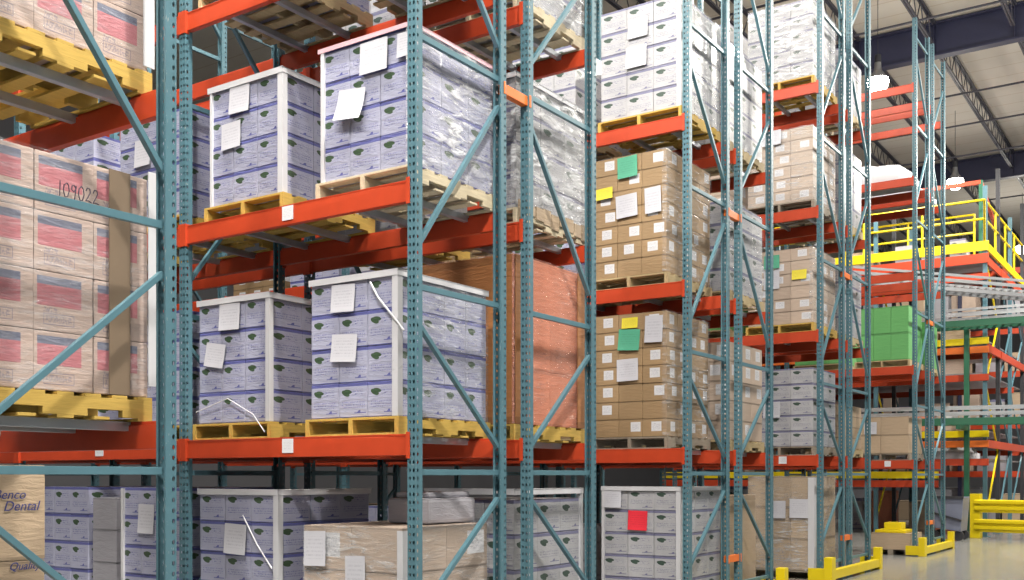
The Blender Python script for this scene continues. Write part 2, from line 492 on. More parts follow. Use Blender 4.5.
WHO = {0: 'front', 1: 'inner front', 2: 'inner rear', 3: 'back'}
def beam(r, which, lv, k):
    off = [0.0, FD, FD + GAP, 2 * FD + GAP][which]
    face = -1 if which in (0, 2) else 1
    t = thing('rack_beam', (ROWX[r] + off, D + BAY * k, LEV[r][lv]),
              'orange-red %s rack beam, %s level, %s bay of the %s rack' % (WHO[which], LEVN[lv], ORD[k] if k else 'end', ROWN[r]),
              'rack beam', 'orange-red pallet rack beams')
    link('beam', BEAM[face], t)
    link('end_connector', CPL[face][0], t)
    link('end_connector', CPL[face][1], t, (0, BAY, 0))
XB = MB()
XB.box(0, FD, -.022, .022, -.052, 0)
XBM = XB.mesh('support_bar', M['bar'], .003)
def bars(r, rear, lv, k, ys):
    for i, dy in enumerate(ys):
        o = link('support_bar', XBM, None, (ROWX[r] + (FD + GAP if rear else 0), D + BAY * k + dy, LEV[r][lv] + BH / 2))
        tag(o, 'grey steel support bar %s from the aisle end, %s level, %s bay, %s rack %s' % (['first', 'second', 'third', 'fourth'][i], LEVN[lv], ORD[k], ROWN[r], 'rear' if rear else 'front'),
            'support bar', 'grey support bars under the pallets')
BARY = (.32, .82, 1.62, 2.14)
for lv in (0, 1):
    for k in (0, 1):
        beam(0, 2, lv, k) if k == 0 else None; beam(0, 3, lv, k)
    bars(0, True, lv, 0, BARY)
def row_beams(r, lvs, bays, fronts=(0, 1, 2, 3)):
    for lv in lvs:
        for k in bays:
            for w in fronts: beam(r, w, lv, k)
row_beams(1, (0, 1, 2), (0, 1, 2))
row_beams(2, (0, 1, 2), (0, 1, 2))
row_beams(3, (0, 1, 2, 3), (0, 1))
row_beams(4, (0, 1, 2, 3, 4), (0, 1))
for r, lvs in ((1, (0, 1, 2)), (2, (0, 1, 2)), (3, (1, 2, 3))):
    for lv in lvs:
        bars(r, False, lv, 0, BARY); bars(r, True, lv, 0, BARY)
for lv in (0, 1): bars(1, False, lv, 1, BARY)

# ------------------------------------------------------------------ pallets
PH = .135
def pallet_parts(w, d, mat):
    """w along Y, d along X (stringers run along X, notched)."""
    nb = 7; bw = .095
    top = MB()
    for i in range(nb):
        x = -d / 2 + bw / 2 + i * (d - bw) / (nb - 1)
        top.box(x - bw / 2, x + bw / 2, -w / 2, w / 2, PH - .018, PH)
    bot = MB()
    for x in (-d / 2 + bw / 2, -d * .2, 0, d * .2, d / 2 - bw / 2):
        bot.box(x - bw / 2, x + bw / 2, -w / 2, w / 2, 0, .016)
    st = MB(); n0, n1 = d * .12, d * .32
    zs = [(.016, PH - .018)]
    for a, b in ((-d / 2, -n1), (-n0, n0), (n1, d / 2)): st.box(a, b, -.02, .02, .016, .055)
    st.box(-d / 2, d / 2, -.02, .02, .055, PH - .018)
    return (top.mesh('top_boards', mat, .002), bot.mesh('bottom_boards', mat, .002), st.mesh('stringer', mat, .002))
PAL = {}
def pallet(x, y, z, w, d, matname, label):
    key = (round(w, 2), round(d, 2), matname)
    if key not in PAL: PAL[key] = pallet_parts(w, d, M[matname])
    a, b, c = PAL[key]
    t = thing('pallet', (x, y, z), label, 'pallet', 'wooden pallets carrying the loads')
    link('top_boards', a, t); link('bottom_boards', b, t)
    for yy in (-w / 2 + .02, 0, w / 2 - .02): link('stringer', c, t, (0, yy, 0))
    return t

# ------------------------------------------------------------------ carton stacks
CM = {}
def carton_mesh(dx, dy, dz, matname):
    key = (round(dx, 3), round(dy, 3), round(dz, 3), matname)
    if key in CM: return CM[key]
    m = MB(); e = .004
    m.box(-dx / 2 + e / 2, dx / 2 - e / 2, -dy / 2 + e / 2, dy / 2 - e / 2, 0, dz - .003)
    CM[key] = m.mesh('carton', M[matname], .006)
    return CM[key]
KINDS = {  # material -> (object name, words)
    'leaf': ('leaf_carton', 'lavender leaf-print carton'), 'leafw': ('leaf_carton', 'white leaf-print carton'),
    'brown': ('brown_carton', 'brown labelled carton'), 'brownp': ('brown_carton', 'pale brown carton'),
    'plainb': ('plain_carton', 'plain brown carton'), 'grey': ('grey_carton', 'plain grey carton'), 'green': ('green_carton', 'bright green carton'),
    'salmon': ('salmon_carton', 'salmon pink carton'), 'rust': ('salmon_carton', 'rust brown carton'), 'stripe': ('banded_carton', 'pink-banded carton')}
def layer_word(i, n):
    return 'top layer' if i == n - 1 else ['bottom layer', 'second layer', 'third layer', 'fourth layer', 'fifth layer', 'sixth layer', 'seventh layer'][i]
def pos_word(i, k, ny, nx):
    if k == 0:
        if ny == 1: return 'front'
        return 'front corner' if i == 0 else ('front far' if i == ny - 1 else 'front middle')
    if i == 0: return ['side second', 'side third', 'side fourth'][k - 1]
    return ['behind row', 'centre row', 'back row'][min(k - 1, 2)] + ' ' + ['', 'inner', 'outer', 'outermost'][min(i, 3)]
REGION_STUFF = {}
def rise_ok(x): return x < 9      # tops of the more distant floor loads lie at eye level and are never seen
def stack(x0, y0, z0, d, w, h, nx, ny, nl, matname, desc, mode='full', layers=None):
    """cartons of a load: x0,y0 the corner nearest the camera; mode full: front+side+top shown; side: side+top; stuff: one merged mass"""
    dx, dy, dz = d / nx, w / ny, h / nl
    out = {}
    if mode == 'stuff':
        m = REGION_STUFF.setdefault(matname, MB())
        for l in range(nl):
            for i in range(ny):
                for k in range(nx):
                    if k == 0 or i == 0 or l == nl - 1 or i == ny - 1 or k == nx - 1:
                        m.box(x0 + k * dx + .003, x0 + (k + 1) * dx - .003, y0 + i * dy + .003, y0 + (i + 1) * dy - .003, z0 + l * dz, z0 + (l + 1) * dz - .003)
        return out
    me = carton_mesh(dx, dy, dz, matname)
    nm, words = KINDS[matname]
    for l in range(nl):
        for i in range(ny):
            for k in range(nx):
                show = i == 0 or (mode == 'full' and k == 0) or (l == nl - 1 and z0 + h < 1.6 and rise_ok(x0))
                if not show: continue
                o = link(nm, me, None, (x0 + (k + .5) * dx + random.uniform(-.003, .003), y0 + (i + .5) * dy, z0 + l * dz))
                o.rotation_euler = (0, 0, random.uniform(-.006, .006))
                tag(o, '%s, %s, %s, %s' % (words, layer_word(l, nl), pos_word(i, k, ny, nx).strip(), desc), 'carton', words + 's stacked on pallets')
                out[(i, k, l)] = o
    return out
def SX(r, rear): return ROWX[r] + (FD + GAP if rear else 0)
SLOT = ['end', 'inner', 'third', 'fourth', 'fifth', 'sixth']
def load(r, rear, lv, slot, y0, w, h, d=1.1, nx=3, ny=3, nl=4, mat='leaf', mode='full', pal='wood_y', xoff=.065, palw=None, z0=None, pald=None, nopal=False):
    """lv -1: on the floor"""
    x0 = SX(r, rear) + xoff
    zb = 0.0 if lv < 0 else LEV[r][lv] + BH / 2
    where = '%s rack%s %s %s pallet' % (ROWN[r], ' rear' if rear else '', 'floor' if lv < 0 else LEVN[lv] + ' level', SLOT[slot])
    pw = palw or max(w + .05, .95); pd = pald or d + .04
    if not nopal:
        pallet(x0 + d / 2 - .01, y0 + w / 2, zb, pw, pd, pal, {'wood_y': 'yellowish', 'wood': 'tan', 'wood_p': 'pale', 'wood_d': 'weathered dark'}[pal] + ' wooden pallet, ' + where.replace(' pallet', ' position'))
    return stack(x0, y0, zb + PH + .004, d, w, h, nx, ny, nl, mat, where, mode), x0, zb + PH + .004

def film_sheet(x0, y0, z0, d, w, h, mat, label, faces=('side',), name='stretch_film', amp=.006, group=None):
    """a wrinkled skin of stretch film around the cross-aisle side (and the front) of a load"""
    o = .012
    pts = []
    if 'front' in faces: pts += [(x0 - o, y0 + w * (1 - t / 14.0)) for t in range(0, 14)]
    else: pts += [(x0 - o, y0 + .05)]
    pts += [(x0 - o * .8, y0 - o * .8)]
    pts += [(x0 + d * t / 16.0, y0 - o) for t in range(1, 16)]
    pts += [(x0 + d + o * .8, y0 - o * .8), (x0 + d + o, y0 + .05)]
    nz = 22; m = MB(); rows = []
    rr = random.Random(int(x0 * 100) + int(z0 * 10))
    for j in range(nz + 1):
        z = z0 + .003 + (h + .002) * j / nz
        row = []
        for i, (x, y) in enumerate(pts):
            a = rr.uniform(0, amp)
            row.append((x + (-a if x <= x0 else 0), y - a, z))
        rows.append(row)
    for j in range(nz):
        for i in range(len(pts) - 1):
            m.quad([rows[j][i], rows[j][i + 1], rows[j + 1][i + 1], rows[j + 1][i]], [(0, 0)] * 4)
    ob = m.obj(name, M[mat])
    for p in ob.data.polygons: p.use_smooth = True
    return tag(ob, label, 'stretch film', group)

def corner_board(x, y, z, h, label, t=.045):
    m = MB(); m.box(0, t, -.006, 0, 0, h); m.box(-.006, 0, -.006, t, 0, h)
    o = m.obj('corner_board', M['whiteb'], None, .0015, (x - .006, y - .006, z))
    return tag(o, label, 'corner board', 'white corner boards on the loads')
def rim_strip(x0, y0, z, d, w, label, hh=.035, mat='whiteb'):
    """white edging strip along the top edges of a load"""
    m = MB()
    m.box(x0 - .02, x0 - .013, y0 - .02, y0 + w + .01, z - hh, z + .012)
    m.box(x0 - .02, x0 + d + .01, y0 - .02, y0 - .013, z - hh, z + .012)
    m.box(x0 - .02, x0 + .05, y0 - .02, y0 + w + .01, z + .006, z + .012)
    m.box(x0 - .02, x0 + d + .01, y0 - .02, y0 + .05, z + .006, z + .012)
    o = m.obj('edge_strip', M[mat], None, .002)
    return tag(o, label, 'edge strip', 'white edge strips on the load tops')
def sheet(x, y, z, w, h, mat, label, tilt=0.0, face='front', name='paper_sheet', curl=.01):
    """a sheet of paper stuck on a load, centre at x,y,z. front: facing -X; side: facing -Y"""
    m = MB(); n = 6
    for j in range(n):
        v0, v1 = j / n, (j + 1) / n
        c0, c1 = curl * (1 - v0) ** 2, curl * (1 - v1) ** 2
        for sgn in (0, 1):
            t = .0012 * sgn
            q = [(-c0 - t, w / 2, (v0 - .5) * h), (-c0 - t, -w / 2, (v0 - .5) * h), (-c1 - t, -w / 2, (v1 - .5) * h), (-c1 - t, w / 2, (v1 - .5) * h)]
            m.quad(q, [(0, v0), (1, v0), (1, v1), (0, v1)])
    o = m.obj(name, M[mat], None, 0, (x, y, z))
    R = Matrix.Rotation(0 if face == 'front' else PI / 2, 4, 'Z') @ Matrix.Rotation(tilt, 4, 'X')
    o.rotation_euler = R.to_euler()
    return tag(o, label, 'paper sheet')

# ---- second rack, front half (the main shelf in view)
_, x0, z0 = load(1, False, 0, 0, 5.09, .88, 1.065, 1.12, 4, 3, 4, 'leaf')
corner_board(x0 - .004, 5.086, z0, 1.055, 'white corner board on low end load of second rack', .05)
rim_strip(x0, 5.09, z0 + 1.065, 1.12, .88, 'white edge strip around top of low end load, second rack')
film_sheet(x0, 5.09, z0, 1.12, .88, 1.065, 'film', 'glossy clear film on side of low end load, second rack', group='stretch film on loads')
sheet(x0 - .014, 5.62, z0 + .91, .24, .21, 'paper', 'white paper at top of low end load, second rack', .03)
sheet(x0 - .014, 5.61, z0 + .53, .26, .21, 'paper', 'blank white paper midway on low end load, second rack', .06)
m = MB().path([(x0 - .03, 5.33, z0 + 1.0), (x0 - .035, 5.25, z0 + .88), (x0 - .03, 5.12, z0 + .74), (x0 - .01, 5.02, z0 + .62)], .008)
tag(m.obj('film_tail', M['whiteb']), 'twisted white film tail crossing low end load, second rack', 'film tail')
_, x0, z0 = load(1, False, 0, 1, 6.44, .86, 1.03, 1.10, 3, 3, 4, 'leaf')
corner_board(x0 - .004, 6.436, z0, .99, 'white corner board on low inner load of second rack', .04)
rim_strip(x0, 6.44, z0 + 1.03, 1.1, .86, 'white edge strip around top of low inner load, second rack')
sheet(x0 - .014, 6.9, z0 + .88, .25, .22, 'paper', 'white paper at top of low inner load, second rack', .02)
sheet(x0 - .014, 7.08, z0 + .57, .24, .2, 'paper', 'slanted white paper on low inner load, second rack', .16)
m = MB().path([(x0 - .03, 7.3, z0 + .1), (x0 - .035, 6.9, z0 + .2), (x0 - .03, 6.6, z0 + .06), (x0 - .03, 6.46, z0 - .09)], .0045)
tag(m.obj('film_tail', M['whiteb']), 'loose white film tail at foot of low inner load, second rack', 'film tail')
_, x0, z0 = load(1, False, 1, 0, 4.95, .92, 1.02, 1.03, 3, 3, 4, 'leaf', pal='wood_p')
film_sheet(x0, 4.95, z0, 1.03, .92, 1.02, 'film_w', 'very glossy film on side of middle end load, second rack', group='stretch film on loads', amp=.012)
rim_strip(x0, 4.95, z0 + 1.02, 1.03, .92, 'pinkish edge strip around top of middle end load, second rack', .02, 'pinkish')
corner_board(x0 - .004, 5.83, z0, 1.01, 'white corner board at far edge of middle end load, second rack', .03)
sheet(x0 - .014, 5.31, z0 + .86, .27, .24, 'paper', 'white printed paper at top of middle end load, second rack', .0)
sheet(x0 - .022, 5.53, z0 + .54, .27, .24, 'paper', 'blank paper hanging forward on middle end load, second rack', .1, curl=.05)
sheet(x0 - .014, 5.0, z0 + .88, .16, .18, 'paper', 'white paper with dark bar on middle end load, second rack', .0)
_, x0, z0 = load(1, False, 1, 1, 6.29, .87, .99, 1.05, 3, 3, 4, 'leaf')
corner_board(x0 - .004, 6.286, z0, .98, 'white corner board on middle inner load of second rack', .05)
corner_board(x0 - .004, 7.13, z0, .98, 'white corner board at far edge of middle inner load, second rack', .02)
rim_strip(x0, 6.29, z0 + .99, 1.05, .87, 'white edge strip around top of middle inner load, second rack')
sheet(x0 - .014, 6.78, z0 + .84, .24, .22, 'paper', 'white paper at top of middle inner load, second rack', .02)
sheet(x0 - .014, 6.88, z0 + .56, .23, .22, 'paper', 'blank square paper on middle inner load, second rack', -.03)
# floor
_, x0, z0 = load(1, False, -1, 1, 6.34, .95, 1.28, 1.08, 3, 3, 5, 'leaf')
corner_board(x0 - .004, 6.336, z0, 1.27, 'white corner board on floor inner load of second rack', .05)
rim_strip(x0, 6.34, z0 + 1.28, 1.08, .95, 'white edge strip around top of floor inner load, second rack')
sheet(x0 - .014, 6.83, z0 + .88, .26, .25, 'paper', 'white paper on floor inner load, second rack', .04)
m = MB().path([(x0 - .03, 6.72, z0 + 1.08), (x0 - .035, 6.55, z0 + .85), (x0 - .03, 6.38, z0 + .66)], .006)
tag(m.obj('film_tail', M['whiteb']), 'thin white film tail on floor inner load, second rack', 'film tail')
_, x0, z0 = load(1, False, -1, 0, 5.05, 1.0, 1.02, 1.08, 2, 2, 3, 'brownp', pal='wood')
film_sheet(x0, 5.05, z0, 1.08, 1.0, 1.02, 'film', 'wrinkled clear film over brown floor load, second rack', ('front', 'side'), group='stretch film on loads')
corner_board(x0 - .014, 5.03, z0, 1.0, 'white corner board on brown floor load, second rack', .05)
sheet(x0 - .03, 5.9, z0 + .84, .23, .27, 'paper', 'white shipping paper on brown floor load, second rack', -.03)
sheet(x0 - .03, 5.48, z0 + .65, .2, .3, 'paper', 'grey lined paper on brown floor load, second rack', -.03)
m = MB(); m.box(0, .62, 0, .42, 0, .20); m.box(.05, .60, .04, .38, .2, .25)
tag(m.obj('wrapped_bundle', M['grey'], None, .03, (x0 + .50, 5.2, z0 + 1.025)), 'dark wrapped bundle on top of brown floor load, second rack', 'bundle')
# bay 1
_, x0, z0 = load(1, False, 1, 2, 7.50, .90, .93, 1.05, 3, 3, 4, 'leaf')
sheet(x0 - .014, 8.05, z0 + .62, .22, .24, 'paper', 'white paper on middle third load, second rack', 0)
load(1, False, 0, 2, 7.50, .88, 1.0, 1.05, 3, 3, 4, 'leaf', 'stuff')
_, x0, z0 = load(1, False, -1, 2, 7.50, .88, 1.30, 1.05, 3, 3, 5, 'leaf')
sheet(x0 - .014, 8.0, z0 + 1.02, .22, .26, 'paper', 'white paper on floor third load, second rack', .02)
corner_board(x0 - .004, 8.34, z0, 1.29, 'white corner board at far edge of floor third load, second rack', .03)
stack(ROWX[1] + .07, 8.46, .14, .9, .36, 1.2, 2, 1, 4, 'grey', 'floor pile between leaf loads, second rack')
load(1, False, -1, 3, 8.88, .84, 1.30, 1.05, 3, 3, 5, 'leaf')
load(1, False, 1, 3, 8.8, .9, .95, 1.05, mode='stuff'); load(1, False, 0, 3, 8.8, .9, 1.0, 1.05, mode='stuff')
load(1, False, 0, 4, 10.1, .9, 1.0, 1.05, mode='stuff'); load(1, False, -1, 4, 10.1, .9, 1.1, 1.05, mode='stuff')
for s_, y_ in ((0, 4.97), (1, 6.3)):
    load(1, False, 2, s_, y_, .95, 1.0, 1.05, mode='stuff', pal='wood')
# rear half of the second rack
ROWB = SX(1, True)
_, x0, z0 = load(1, True, 0, 0, 5.02, 1.0, 1.44, 1.17, 2, 2, 3, 'salmon', pal='wood_y', xoff=.02)
for q in _.values():
    pass
film_sheet(x0, 5.02, z0, 1.17, 1.0, 1.44, 'film_p', 'pink stretch film around the salmon load, second rack rear low level', ('front', 'side'), group='stretch film on loads')
for xx, nm in ((x0 - .008, 'near'), (x0 + 1.02, 'outer')):
    mm_ = MB(); mm_.box(0, .13, -.028, -.022, 0, 1.43)
    tag(mm_.obj('edge_protector', M['rust'], None, .002, (xx, 5.02, z0)), 'rust brown %s edge protector on the salmon load, second rack' % nm, 'edge protector')
mm_ = MB(); mm_.box(-.028, -.022, 0, 1.0, 0, 1.43)
tag(mm_.obj('front_board', M['rust'], None, .002, (x0, 5.02, z0)), 'rust brown cardboard board across front of the salmon load', 'cardboard board')
_, x0, z0 = load(1, True, 1, 0, 5.0, 1.0, 1.13, 1.17, 3, 3, 4, 'leafw', 'side', 'wood_p', xoff=.03)
film_sheet(x0, 5.0, z0, 1.17, 1.0, 1.13, 'film_w', 'white glossy film on rear middle end load, second rack', group='stretch film on loads', amp=.014)
rim_strip(x0, 5.0, z0 + 1.13, 1.17, 1.0, 'white edge strip around top of rear middle load, second rack', .03)
mm_ = MB()
for i in range(9): mm_.box(.13 * i, .13 * i + .12, -.03 - .004 * (i % 3), -.018, -.09 + .018 * ((i * 7) % 4), .07 - .012 * ((i * 5) % 3))
tag(mm_.obj('torn_cardboard', M['plainb'], None, .003, (x0, 5.0, z0)), 'torn brown cardboard at foot of rear middle load, second rack', 'cardboard')
_, x0, z0 = load(1, True, -1, 0, 5.02, .95, 1.2, 1.12, 3, 3, 4, 'leafw', 'side', 'wood', xoff=.03)
rim_strip(x0, 5.02, z0 + 1.28, 1.12, .95, 'white edge strip above rear floor load, second rack', .04)
corner_board(x0 + 1.09, 5.015, z0, 1.27, 'white corner board at outer edge of rear floor load, second rack', .04)
for lv in (0, 1): load(1, True, lv, 1, 6.35, .95, 1.0 + .3 * (lv == 0), 1.1, mode='stuff', mat='brown' if lv == 0 else 'leafw')
_, x0, z0 = load(1, True, 2, 0, 5.0, .98, 1.0, 1.1, 3, 3, 4, 'leafw', 'stuff', 'wood_p', xoff=.03)
film_sheet(x0, 5.0, z0, 1.1, .98, 1.0, 'film_w', 'white film on rear high end load, second rack', group='stretch film on loads', amp=.014)
load(1, True, 2, 1, 6.35, .95, 1.0, 1.1, mode='stuff', mat='leafw', pal='wood')
load(1, True, -1, 1, 6.35, .95, .6, 1.1, nl=2, mode='stuff', mat='grey', pal='wood')

# ---- first rack: pink-banded loads
X0B = SX(0, True)
cs, x0, z0 = load(0, True, 0, 0, 5.10, 1.0, 1.225, 1.02, 3, 2, 4, 'stripe', 'side', 'wood_y', xoff=.095)
PINK = cs
film_sheet(x0, 5.10, z0, 1.02, 1.0, 1.225, 'film_s', 'clear film over pink-banded low load, first rack', group='stretch film on loads')
mm_ = MB().box(0, .07, -.008, 0, 0, 1.2)
tag(mm_.obj('corner_board', M['whiteb'], None, .002, (x0 + 1.0, 5.075, z0 + .06)), 'white corner board on pink-banded low load, first rack', 'corner board')
mm_ = MB().box(0, .13, -.008, 0, 0, 1.22)  # greyish brown strip laid over the third carton column
tag(mm_.obj('brown_strip', M['strip'], None, .002, (x0 + .76, 5.085, z0)), 'wide dull brown strip down pink-banded low load', 'tape strip')
cs2, x0, z0 = load(0, True, 1, 0, 5.10, 1.0, .93, 1.02, 3, 2, 3, 'stripe', 'side', 'wood_y', xoff=.095)
film_sheet(x0, 5.10, z0, 1.02, 1.0, 1.0, 'film_s', 'clear film over pink-banded middle load, first rack', group='stretch film on loads')
mm_ = MB().box(0, .07, -.008, 0, 0, .98)
tag(mm_.obj('corner_board', M['whiteb'], None, .002, (x0 + .97, 5.075, z0 + .02)), 'white corner board on pink-banded middle load, first rack', 'corner board')
# brown cartons on the floor with the printed name
cb, xb, zb = load(0, True, -1, 0, 5.15, .95, 1.46, .50, 1, 2, 3, 'plainb', 'side', 'wood', xoff=.03)
def lettering(txt, loc, size, mat, parent=None, shear=0.0, rx=PI / 2, rz=0.0, rot=0.0, name='lettering'):
    c = bpy.data.curves.new(name, 'FONT'); c.body = txt; c.size = size; c.extrude = .0008; c.shear = shear
    c.align_x = 'LEFT'; c.materials.append(mat)
    tmp = bpy.data.objects.new(name, c); COL.objects.link(tmp)
    me = bpy.data.meshes.new_from_object(tmp); bpy.data.objects.remove(tmp)
    o = bpy.data.objects.new(name, me); COL.objects.link(o)
    o.rotation_euler = (rx, rot, rz)
    if parent:
        o.parent = parent; o.location = Vector(loc) - parent.location
    else: o.location = loc
    return o
tc = cb[(0, 0, 2)]
tc.rotation_euler = (0, 0, 0)
lettering('Benco', (2.80, 5.146, 1.425), .066, M['ink_b'], tc, .3)
lettering('Dental', (2.85, 5.146, 1.365), .070, M['ink_b'], tc, .3)
tc2 = cb[(0, 0, 1)]; tc2.rotation_euler = (0, 0, 0)
lettering('Quality', (2.88, 5.146, 1.065), .056, M['ink_b'], tc2, .3)
# handwriting on the banded load: strokes
STR = {'1': [[(.3, 0), (.35, 1)]],
       '0': [[(.5, 1), (.2, .8), (.12, .4), (.3, .02), (.6, .05), (.78, .45), (.7, .85), (.5, 1)]],
       '9': [[(.7, .75), (.5, .95), (.25, .85), (.2, .6), (.45, .5), (.7, .7), (.72, .95), (.62, .4), (.5, -.15)]],
       '2': [[(.15, .75), (.3, .97), (.6, .95), (.65, .7), (.4, .35), (.12, .05), (.45, .1), (.8, .0)]]}
mm_ = MB(); px_ = 0.0
for ch in '109022':
    for st in STR[ch]:
        mm_.path([((px_ + a * .05), 0, b * .075 + (random.uniform(-.002, .002))) for a, b in st], .0028, 6)
    px_ += .043 if ch != '1' else .03
w_ = mm_.obj('handwriting', M['ink'])
top_c = PINK[(0, 1, 3)]
w_.parent = top_c; w_.location = Vector((X0B + .545, 5.075, 2.99)) - top_c.location

# ---- third rack
cs, x0, z0 = load(2, False, 1, 0, 5.15, .92, 1.38, 1.2, 4, 3, 7, 'brown', pal='wood')
film_sheet(x0, 5.15, z0, 1.2, .92, 1.38, 'film', 'clear film on side of brown middle load, third rack', group='stretch film on loads')
sheet(x0 - .014, 5.63, z0 + 1.24, .25, .24, 'paper_g', 'green paper at top of brown middle load, third rack', -.04)
sheet(x0 - .014, 5.93, z0 + .98, .22, .13, 'paper_y', 'yellow paper on brown middle load, third rack', -.04)
sheet(x0 - .014, 5.64, z0 + .80, .27, .26, 'paper', 'wide white paper on brown middle load, third rack', -.06)
sheet(x0 - .014, 5.31, z0 + .82, .2, .29, 'paper', 'tall white paper on brown middle load, third rack', -.05)
cs, x0, z0 = load(2, False, 0, 0, 5.15, .90, 1.40, 1.15, 4, 3, 7, 'brown', pal='wood_d')
film_sheet(x0, 5.15, z0, 1.15, .9, 1.4, 'film', 'clear film on side of brown low load, third rack', group='stretch film on loads')
sheet(x0 - .014, 5.60, z0 + 1.29, .2, .12, 'paper_y', 'yellow paper at top of brown low load, third rack', 0)
sheet(x0 - .016, 5.61, z0 + 1.10, .27, .24, 'paper_g', 'green paper under yellow paper, brown low load, third rack', .06)
sheet(x0 - .014, 5.30, z0 + 1.20, .22, .3, 'paper', 'tall white paper on brown low load, third rack', .03)
sheet(x0 - .014, 5.63, z0 + .76, .27, .25, 'paper', 'square white paper midway on brown low load, third rack', -.03)
cs, x0, z0 = load(2, False, 2, 0, 4.98, 1.0, 1.25, 1.1, 3, 3, 5, 'leafw', pal='wood_y')
film_sheet(x0, 4.98, z0, 1.1, 1.0, 1.25, 'film_w', 'glossy film on side of high leaf-print load, third rack', group='stretch film on loads')
sheet(x0 - .014, 5.5, z0 + .98, .25, .22, 'paper', 'white paper high on leaf-print load, third rack', 0)
sheet(x0 - .014, 5.52, z0 + .66, .26, .24, 'paper', 'lower white paper on high leaf-print load, third rack', 0)
corner_board(x0 - .004, 4.976, z0, 1.24, 'white corner board on high end load, third rack', .05)
cs, x0, z0 = load(2, False, -1, 0, 4.98, .98, 1.27, 1.12, 3, 3, 5, 'leafw', pal='wood')
rim_strip(x0, 4.98, z0 + 1.27, 1.12, .98, 'white edge strip around top of floor load, third rack')
corner_board(x0 - .004, 4.976, z0, 1.26, 'white corner board on floor load, third rack', .06)
corner_board(x0 - .004, 5.94, z0, 1.26, 'white corner board at far edge of floor load, third rack', .03)
sheet(x0 - .014, 5.82, z0 + 1.14, .22, .2, 'paper', 'white paper at top corner of floor load, third rack', 0)
sheet(x0 - .016, 5.50, z0 + .90, .24, .22, 'paper_r', 'bright red paper on floor load, third rack', .02)
load(2, False, 2, 1, 6.32, .9, 1.0, 1.1, 3, 3, 4, 'leafw', 'stuff', pal='wood')
for lv, mt in ((0, 'brown'), (1, 'leaf'), (-1, 'grey')):
    load(2, False, lv, 1, 6.32, .9, 1.1 if lv >= 0 else .8, 1.1, mode='stuff', mat=mt, pal='wood')
x_ = load(2, True, 2, 0, 5.0, .98, 1.2, 1.12, 3, 3, 5, 'leafw', 'stuff', 'wood', xoff=.03)
x_ = load(2, True, 1, 0, 5.0, .98, 1.1, 1.12, 3, 3, 4, 'leafw', 'stuff', 'wood', xoff=.03)
film_sheet(x_[1], 5.0, x_[2], 1.12, .98, 1.1, 'film', 'clear film on rear middle load, third rack', group='stretch film on loads')
x_ = load(2, True, 0, 0, 5.0, .98, 1.2, 1.12, 3, 3, 5, 'brownp', 'side', 'wood', xoff=.03)
# plain brown panel carton standing on the floor, rear half
o = MB().box(0, 1.0, 0, .8, 0, 1.3).obj('tall_carton', M['plainb'], None, .01, (SX(2, True) + .05, 5.05, .0))
tag(o, 'tall plain tan carton standing on floor of third rack rear half', 'carton')
for k, (yy) in enumerate((7.55, 8.8, 10.1, 11.3)):
    for lv in (-1, 0, 1):
        load(2, False, lv, k + 2, yy, .95, 1.0, 1.05, mode='stuff', mat=['leaf', 'brown', 'leafw'][(k + lv) % 3], pal='wood')
for lv, mt in ((0, 'leaf'), (1, 'brownp'), (2, 'leafw')): load(2, True, lv, 1, 6.35, .95, 1.05, 1.1, mode='stuff', mat=mt, pal='wood')

# ---- fourth rack
cs, x0, z0 = load(3, False, 0, 0, 5.0, 1.0, 1.16, 1.1, 3, 3, 5, 'leafw', pal='wood_d')
sheet(x0 - .014, 5.62, z0 + .55, .26, .24, 'paper', 'white paper on low leaf-print load, fourth rack', 0)
cs, x0, z0 = load(3, False, 1, 0, 5.0, 1.0, 1.12, 1.1, 3, 3, 6, 'brownp', pal='wood_y')
sheet(x0 - .014, 5.62, z0 + .95, .24, .2, 'paper_g', 'green paper on pale brown middle load, fourth rack', 0)
sheet(x0 - .014, 5.62, z0 + .68, .24, .28, 'paper', 'white paper under green paper, middle load, fourth rack', 0)
sheet(x0 - .014, 5.2, z0 + .72, .22, .14, 'paper_y', 'yellow paper on pale brown middle load, fourth rack', 0)
film_sheet(x0, 5.0, z0, 1.1, 1.0, 1.12, 'film', 'clear film on pale brown middle load, fourth rack', group='stretch film on loads')
cs, x0, z0 = load(3, False, 2, 0, 5.0, 1.0, 1.1, 1.1, 3, 3, 6, 'brownp', pal='wood_d')
film_sheet(x0, 5.0, z0, 1.1, 1.0, 1.1, 'film', 'hazy film over pale brown high load, fourth rack', ('front', 'side'), group='stretch film on loads')
sheet(x0 - .03, 5.62, z0 + 1.0, .3, .22, 'paper', 'white paper at top of pale brown high load, fourth rack', 0)
cs, x0, z0 = load(3, False, 3, 0, 5.0, 1.0, 1.15, 1.1, 3, 3, 5, 'leafw', pal='wood_y')
film_sheet(x0, 5.0, z0, 1.1, 1.0, 1.15, 'film_w', 'white film over upper leaf-print load, fourth rack', ('front', 'side'), group='stretch film on loads', amp=.012)
cs, x0, z0 = load(3, False, -1, 0, 5.0, 1.0, 1.40, 1.1, 3, 3, 3, 'plainb', pal='wood_d')
film_sheet(x0, 5.0, z0, 1.1, 1.0, 1.40, 'film', 'wrinkled film around brown floor load, fourth rack', ('front', 'side'), group='stretch film on loads', amp=.012)
corner_board(x0 - .02, 4.98, z0, 1.38, 'white corner board on brown floor load, fourth rack', .09)
sheet(x0 - .03, 5.55, z0 + .9, .3, .26, 'paper', 'wide white paper on brown floor load, fourth rack', 0)
sheet(x0 - .03, 5.2, z0 + .92, .28, .28, 'paper', 'second white paper beside corner board, brown floor load, fourth rack', 0)
